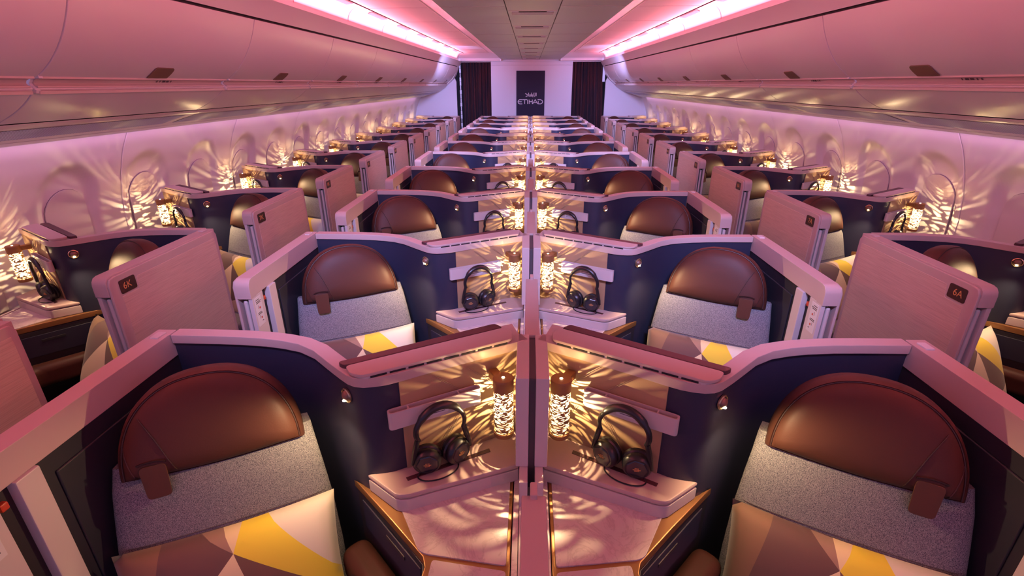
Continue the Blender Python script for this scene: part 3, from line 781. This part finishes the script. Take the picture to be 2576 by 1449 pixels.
def pillow_mesh(kind):
    W, H = .275, .215; n = 22; mb = bmesh.new()
    star = (.0, .142)
    grid = {}
    def bow(u): return 1 - .055 * (1 - u * u)
    for side in (1, -1):
        for i in range(n + 1):
            for j in range(n + 1):
                u = -1 + 2 * i / n; v_ = -1 + 2 * j / n
                x = u * W * bow(v_); y = v_ * H * bow(u)
                th = .062 * (max(0, 1 - u ** 4) * max(0, 1 - v_ ** 4)) ** .55
                edge = i in (0, n) or j in (0, n)
                if edge and side == -1: grid[side, i, j] = grid[1, i, j]
                else: grid[side, i, j] = mb.verts.new((x, side * th, y))
    for side in (1, -1):
        for i in range(n):
            for j in range(n): mb.faces.new([grid[side, i, j], grid[side, i + 1, j], grid[side, i + 1, j + 1], grid[side, i, j + 1]])
    # pattern: rays from the star point, plus three boundary lines
    s0 = Vector((star[0], 0, star[1]))
    dirs = dict(a=(-.76, .64), b=(-.20, .59), c=(.25, .59), d=(2.7, -2.1), e=(.32, -1.21), f=(-.80, -.78))
    lines = [(s0, Vector((v_[0], 0, v_[1]))) for v_ in dirs.values()]
    L1 = (Vector((.10, 0, .196)), Vector((.16, 0, -.21)))      # right edge of the yellow
    L2 = (Vector((-.164, 0, .217)), Vector((-.03, 0, -.16)))    # left edge of the plum
    L3 = (Vector((.03, 0, -.13)), Vector((.25, 0, .10)))        # lower edge of the brown
    L4 = (Vector((-.22, 0, -.05)), Vector((.14, 0, -.10)))        # lower edge of plum
    for p, dd in lines + [L1, L2, L3, L4]:
        nn = Vector((dd.z, 0, -dd.x)).normalized()
        bmesh.ops.bisect_plane(mb, geom=mb.verts[:] + mb.edges[:] + mb.faces[:], plane_co=p, plane_no=nn, dist=1e-6)
    bmesh.ops.recalc_face_normals(mb, faces=mb.faces)
    names = list(PC)
    ang = {k: math.atan2(v_[1], v_[0]) % (2 * PI) for k, v_ in dirs.items()}
    def right(p, L): q = p - L[0]; return (L[1].z * q.x - L[1].x * q.z) * (1 if L[1].z < 0 else -1) < 0
    for f in mb.faces:
        c = f.calc_center_median(); a = math.atan2(c.z - s0.z, c.x - s0.x) % (2 * PI)
        if ang['c'] < a <= ang['b']: k = 'cream'
        elif ang['b'] < a <= ang['a']: k = 'mauve'
        elif ang['a'] < a <= ang['f']: k = 'plum' if right(c, L2) else 'tan'
        elif ang['f'] < a <= ang['e']: k = 'cream'
        elif ang['e'] < a <= ang['d']: k = 'brown'
        else: k = 'yellow'
        if k in ('yellow', 'brown') and right(c, L1): k = 'pale'
        q = c - L3[0]
        if k == 'brown' and L3[1].x * q.z - L3[1].z * q.x < 0: k = 'cream'
        q = c - L4[0]
        if k in ('plum', 'tan') and L4[1].x * q.z - L4[1].z * q.x < 0: k = 'brown'
        f.material_index = names.index(k); f.smooth = True
    sm = seat_map(kind); le2 = R(24)
    # pillow keeps its print unmirrored: mirror u first for mirrored kinds
    sg_ = -1 if mir(kind) else 1
    PL = 1
    # on the right-hand seats the print runs the other way up the cushion
    for v_ in mb.verts:
        x, h, y = v_.co; x *= 1
        if not mir(kind) and kind == 'CR': x = x
        s_ = sg_ * x
        n_ = -y * math.sin(le2) + h * math.cos(le2); z_ = y * math.cos(le2) + h * math.sin(le2)
        v_.co = sm(s_, n_, z_)
    bmesh.ops.recalc_face_normals(mb, faces=mb.faces)
    me = bpy.data.meshes.new('pillow'); mb.to_mesh(me); mb.free()
    for k in names: me.materials.append(PC[k])
    return me

GLOW = bpy.data.materials.new('added_lamp_glow'); GLOW.use_nodes = True  # added see-through emitter inside the shade, turns its holes white
_t = GLOW.node_tree; _t.nodes.clear(); _o = _t.nodes.new('ShaderNodeOutputMaterial'); _a = _t.nodes.new('ShaderNodeAddShader'); _e = _t.nodes.new('ShaderNodeEmission'); _r = _t.nodes.new('ShaderNodeBsdfTransparent')
_e.inputs[0].default_value = (1, .78, .45, 1); _e.inputs[1].default_value = 1.1; _r.inputs[0].default_value = (.97, .95, .9, 1)
_t.links.new(_e.outputs[0], _a.inputs[0]); _t.links.new(_r.outputs[0], _a.inputs[1]); _t.links.new(_a.outputs[0], _o.inputs[0])
CAPB = mat('lamp_cap_bronze', (.34, .17, .07), .5, metal=.5)
def lamp_parts():
    d = {}
    d['shade'] = MB().lathe([(.0300, .016), (.0300, .160)], 40, cap=False).build('shade', SHADE_O, angle=60)
    d['shade_lining'] = MB().lathe([(.0290, .016), (.0290, .160)], 40, cap=False).build('shade_lining', SHADE_I, angle=60)
    d['added_glow_core'] = MB().lathe([(.0245, .017), (.0245, .159)], 24, cap=False).build('added_glow_core', GLOW, angle=60)
    d['top_cap'] = MB().lathe([(.005, .186), (.0300, .186), (.0305, .190), (.0305, .196), (.029, .198), (.001, .198)], 32, cap=True).lathe([(.0302, .160), (.0302, .187), (.0285, .187), (.0285, .160), (.0302, .160)], 32, cap=False).build('top_cap', CAPB, angle=40)
    d['base_ring'] = MB().lathe([(.001, .0), (.029, .0), (.0308, .003), (.0308, .015), (.0285, .017), (.001, .017)], 32).build('base_ring', CAPB, angle=40)
    d['top_led'] = MB().lathe([(.001, .1985), (.0045, .1985), (.0042, .1992), (.001, .1993)], 12).build('top_led', LED2)
    d['wall_bracket'] = MB().box(-.014, .014, .022, .072, .165, .190).build('wall_bracket', BRONZE, bevel=.003)
    return d

def headphone_parts(kind):
    # local axes: x along the wall, y towards the wall, z up; leaning back
    sg_ = -1 if mir(kind) else 1
    al = math.atan2(-.221, .385)
    def fx(x, y, z):
        lb = R(-3); y2 = y * math.cos(lb) + z * math.sin(lb); z2 = z * math.cos(lb) - y * math.sin(lb)
        X = x * math.cos(al) - y2 * math.sin(al); Y = x * math.sin(al) + y2 * math.cos(al)
        return (sg_ * X, Y, z2)
    d = {}
    pts = []; rr = []
    for i in range(25):
        a = R(-22 + 224 * i / 24); pts.append((.073 * math.cos(a), .0, .150 + .066 * math.sin(a) + (.008 if 6 < i < 18 else 0) * math.sin(PI * (i - 6) / 12)))
        rr.append(.0118 if 7 <= i <= 17 else .0085)
    d['headband'] = MB().tube(pts, rr, 10, flat=.7).build('headband', BLACK, fn=fx, angle=60)
    cups = []
    for s in (-1, 1):
        cxx, cz = s * .046, .046
        rot = R(18) * s
        def fc(x, y, z, cxx=cxx, cz=cz, rot=rot): return fx(cxx + x * math.cos(rot) - y * math.sin(rot), x * math.sin(rot) + y * math.cos(rot), cz + z)
        ear = MB().lathe([(.005, -.020), (.034, -.020), (.041, -.013), (.0425, .0), (.039, .006), (.043, .010), (.043, .020), (.034, .026), (.012, .026)], 28, axis='y').build('ear_cup', BLACK, fn=fc, angle=40)
        face = MB().lathe([(.001, -.0225), (.029, -.0220), (.0315, -.0205), (.0315, -.018)], 7, axis='y').build('cup_face', BLACKG, fn=fc, angle=20)
        lg = MB(); 
        for q in range(6): lg.box(-.011 + q * .0037, -.011 + q * .0037 + .0028, -.0232, -.0226, -.002, .0015)
        for q in range(4): lg.box(-.006 + q * .003, -.006 + q * .003 + .002, -.0232, -.0226, .0035, .0065)
        lg.box(-.007, .007, -.0232, -.0226, -.0055, -.004)
        lg = lg.build('cup_logo', LOGO, fn=fc, smooth=False)
        yk = MB().tube([(s * .070, 0, .130), (s * .077, 0, .10), (s * .084, 0, .072), (s * .089, 0, .046)], [.008, .0085, .007, .005], 8).build('yoke', BLACK, fn=fx)
        cups.append((ear, face, lg, yk))
    cp = [(.018 + .062 * math.cos(R(a)), -.012 - .036 * math.sin(R(a)), .0032) for a in range(-10, 195, 10)]
    cd_ = MB().tube([(.055, .005, .012)] + cp + [(-.040, .0, .010)], .0022, 6).build('cord', BLACK, fn=lambda x, y, z: (sg_ * (x * math.cos(al) - y * math.sin(al)), x * math.sin(al) + y * math.cos(al), z))
    d['cord'] = cd_
    return d, cups

COLN = {'WL': 'left window column', 'CL': 'left centre column', 'CR': 'right centre column', 'WR': 'right window column'}
def rowname(k): return {1: 'nearest row', 11: 'farthest row'}.get(k, ORD[k] + ' row')
LET = {'WL': 'K', 'WR': 'A'}
lampp = lamp_parts()
S = {k: dict(shell=shell_parts(k), door=door_parts(k), console=console_parts(k), seat=seat_parts(k), pillow=pillow_mesh(k), hp=headphone_parts(k)) for k in KINDS}

# reading light parts (built around its own centre; normal towards the seat)
def reading_parts(kind):
    t = Vector((.1, .078, 0)).normalized(); nn = Vector((.61, -.79, 0)).normalized(); sx = -1 if mir(kind) else 1
    def fx(x, y, z): p = t * x + nn * y; return (sx * p.x, p.y, z)
    d = {}
    d['ring'] = MB().lathe([(.016, .0), (.0225, .0), (.0225, .004), (.019, .006), (.016, .003), (.016, .0)], 28, axis='y', cap=False).build('ring', GOLDR, fn=fx, angle=60)
    ball = [(.0165 * math.sin(R(a)), .0165 * math.cos(R(a)) - .002) for a in range(0, 91, 10)]
    d['swivel_ball'] = MB().lathe([(max(r_, .0005), h) for r_, h in ball], 20, axis='y').build('swivel_ball', BRONZEH, fn=fx, angle=60)
    d['lens'] = MB().lathe([(.0005, .0), (.0055, .0), (.0055, .0015), (.0005, .0015)], 14, axis='z', c=(0, .010, -.013)).build('lens', LED, fn=fx)
    return d
RD = {k: reading_parts(k) for k in KINDS}

def visible(item, kind, k):
    if kind[0] == 'W' and k == 1: return item in ('door', 'shell')
    if item == 'pillow': return k <= (3 if kind[0] == 'C' else 5)
    if item == 'hp': return k <= 6 if kind[0] == 'C' else k <= 6
    return True
for kind in KINDS:
    win = kind[0] == 'W'; cn = COLN[kind]
    for k in range(1, 12):
        dy = P_ * (k - 1); at = rowname(k); P = S[kind]
        # --- shell
        x0 = mapx(kind, .75); y0 = 1.25
        sh = thing('suite_shell', (x0, y0 + dy, 0), 'curved navy seat shell with pale rim, %s of the %s' % (at, cn), 'partition', 'seat shells')
        for pn, me in P['shell'].items():
            if pn in ('stitching', 'notice', 'vent_slots') and k > 6: continue
            o = link(pn, me, sh); o.location = (-x0, -y0, 0)
        if not (win and k == 1):
            rl = link('reading_light', RD[kind]['ring'], sh); rl.location = (mapx(kind, .512) - x0, 1.131 + yo(kind) - y0, 1.155); rl['label'] = 'small round reading light with gold ring'
            if kind[0] == 'W': rl.location.x = mapx(kind, .512) - x0
            for pn in ('swivel_ball', 'lens'): link(pn, RD[kind][pn], rl)
            gx = mapx(kind, .536); tx = mapx(kind, .86)
            lamp_obj('reading_beam', 'SPOT', (gx, 1.085 + yo(kind) + dy, 1.140), 6, (1, .66, .34), target=(tx, .80 + yo(kind) + dy, .62), radius=.006, angle=R(150), blend=.6)
        # --- side panel with the sliding door
        xd = mapdoor(kind, 1.16)
        if win:
            lab = 'aisle-side door panel marked %d%s in the %s, %s' % (k + 4, LET[kind], cn, at) if k == 2 else 'brushed aisle-side door panel, %s of the %s' % (at, cn)
        else: lab = 'pale slotted door housing beside the aisle, %s of the %s' % (at, cn)
        dr = thing('suite_door', (xd, 1.0 + dy, 0), lab, 'door panel', 'suite door panels')
        for pn, me in P['door'].items():
            if pn == 'plaque' and not win: continue
            if pn in ('placard', 'inner_pad', 'latch_handle') and (win or k > 7): continue
            o = link(pn, me, dr); o.location = (-xd, -1.0, 0)
        if win and 2 <= k <= 7:
            tm = text_mesh('%d%s' % (k + 4, LET[kind]), .040, 'seat_number')
            tm.materials.append(LOGO)
            o = link('seat_number', tm, dr); s_ = 1 if kind == 'WL' else -1
            o.rotation_euler = (R(90), 0, R(90) * s_)
            o.location = (mapdoor(kind, 1.1978) - xd, .745 - 1.0, 1.174); o['label'] = 'bronze seat number %d%s' % (k + 4, LET[kind])
        # --- console
        if visible('console', kind, k):
            xc = mapx(kind, .25)
            cn_ = thing('side_console', (xc, .95 + dy, 0), 'side console with marble top and bronze edge, %s of the %s' % (at, cn), 'console table', 'side consoles')
            for pn, me in P['console'].items():
                if pn in ('drawer_pull', 'groove') and k > 5: continue
                o = link(pn, me, cn_); o.location = (-xc, -.95, 0)
        # --- seat
        if visible('seat', kind, k):
            sx, sy = mapx(kind, AS[0]), AS[1] + yo(kind) + dy
            st = thing('cabin_seat', (sx, sy, 0), 'seat with round-topped brown headrest, %s of the %s' % (at, cn), 'seat', 'seats')
            for pn, me in P['seat'].items():
                if pn in ('seam', 'seat_base', 'seat_cushion') and k > 6: continue
                if pn == 'piping':
                    link(pn, me, hr); continue
                o = link(pn, me, st)
                if pn == 'headrest': hr = o
                if pn in ('strap', 'strap_slot'): o.parent = hr
            if visible('pillow', kind, k):
                c_ = seat_map(kind)(-.04 if win else .0, .185 if win else .165, .625)
                o = link('throw_pillow', P['pillow']); o.location = (sx + c_[0], sy + c_[1], c_[2])
                tag(o, 'yellow and plum triangle-patterned pillow, %s of the %s' % (at, cn), 'pillow', 'patterned pillows')
        # --- lamp
        if visible('lamp', kind, k):
            lx, ly = mapx(kind, .083), 1.205 + yo(kind) + dy
            lm = thing('table_lamp', (lx, ly, .975), 'glowing perforated bronze lamp, %s of the %s' % (at, cn), 'lamp', 'cylinder lamps')
            for pn, me in lampp.items():
                o = link(pn, me, lm)
                if pn == 'wall_bracket': o.rotation_euler.z = R(30 if mir(kind) else -30)
            lamp_obj('bulb', 'POINT', (0, 0, .088), 4.0, (1, .72, .38), radius=.0012, parent=lm)
            lamp_obj('up_light', 'SPOT', (0, 0, .2015), .55, (1, .60, .20), target=(0, 0, 1), radius=.003, angle=R(168), blend=.25, parent=lm)
        if visible('hp', kind, k):
            hx, hy = mapx(kind, .262), 1.142 + yo(kind) + dy
            d, cups = P['hp']
            h = thing('headphones', (hx, hy, .9015), 'black over-ear headphones beside the lamp, %s of the %s' % (at, cn), 'headphones', 'headphones on the ledges')
            for pn, me in d.items(): link(pn, me, h)
            for ear, face, lg, yk in cups:
                e_ = link('ear_cup', ear, h); link('cup_face', face, e_); link('cup_logo', lg, e_); link('yoke', yk, h)

# ------------------------------------------------------------------ centre divider
dm = {
    'upper_post': [MB().box(a, b, 1.11, 1.36, .935, 1.232).build('upper_post', TRIM2, bevel=.003) for a, b in ((-.045, -.009), (.009, .045))],
}
core = MB().box(-.010, .010, 1.125, 1.36, .80, 1.222).build('post_core', PRINT, smooth=False)
post_low = MB().box(-.034, -.010, 1.05, 1.36, .80, .935).box(.010, .034, 1.05, 1.36, .80, .935).build('lower_post', TRIM2, bevel=.003)
screen = MB().box(-.0235, .0235, .235, .712, .845, 1.232).build('screen_panel', TRIM, bevel=.003)
spine = MB().box(-.033, .033, .235, 1.36, .0, .846).build('spine', TRIM2, bevel=.003)
peg = MB().box(-.007, .007, .700, .735, .85, 1.243).build('guide_peg', TRIM, bevel=.003)
for k in range(1, 12):
    dv = thing('centre_divider', (0, .8 + P_ * (k - 1), 0), 'narrow pale privacy divider between the two centre seats, %s' % rowname(k), 'divider', 'centre dividers')
    for me in dm['upper_post']: o = link('upper_post', me, dv); o.location = (0, -.8, 0)
    for nm, me in (('post_core', core), ('lower_post', post_low), ('screen_panel', screen), ('spine', spine), ('guide_peg', peg)):
        o = link(nm, me, dv); o.location = (0, -.8, 0)
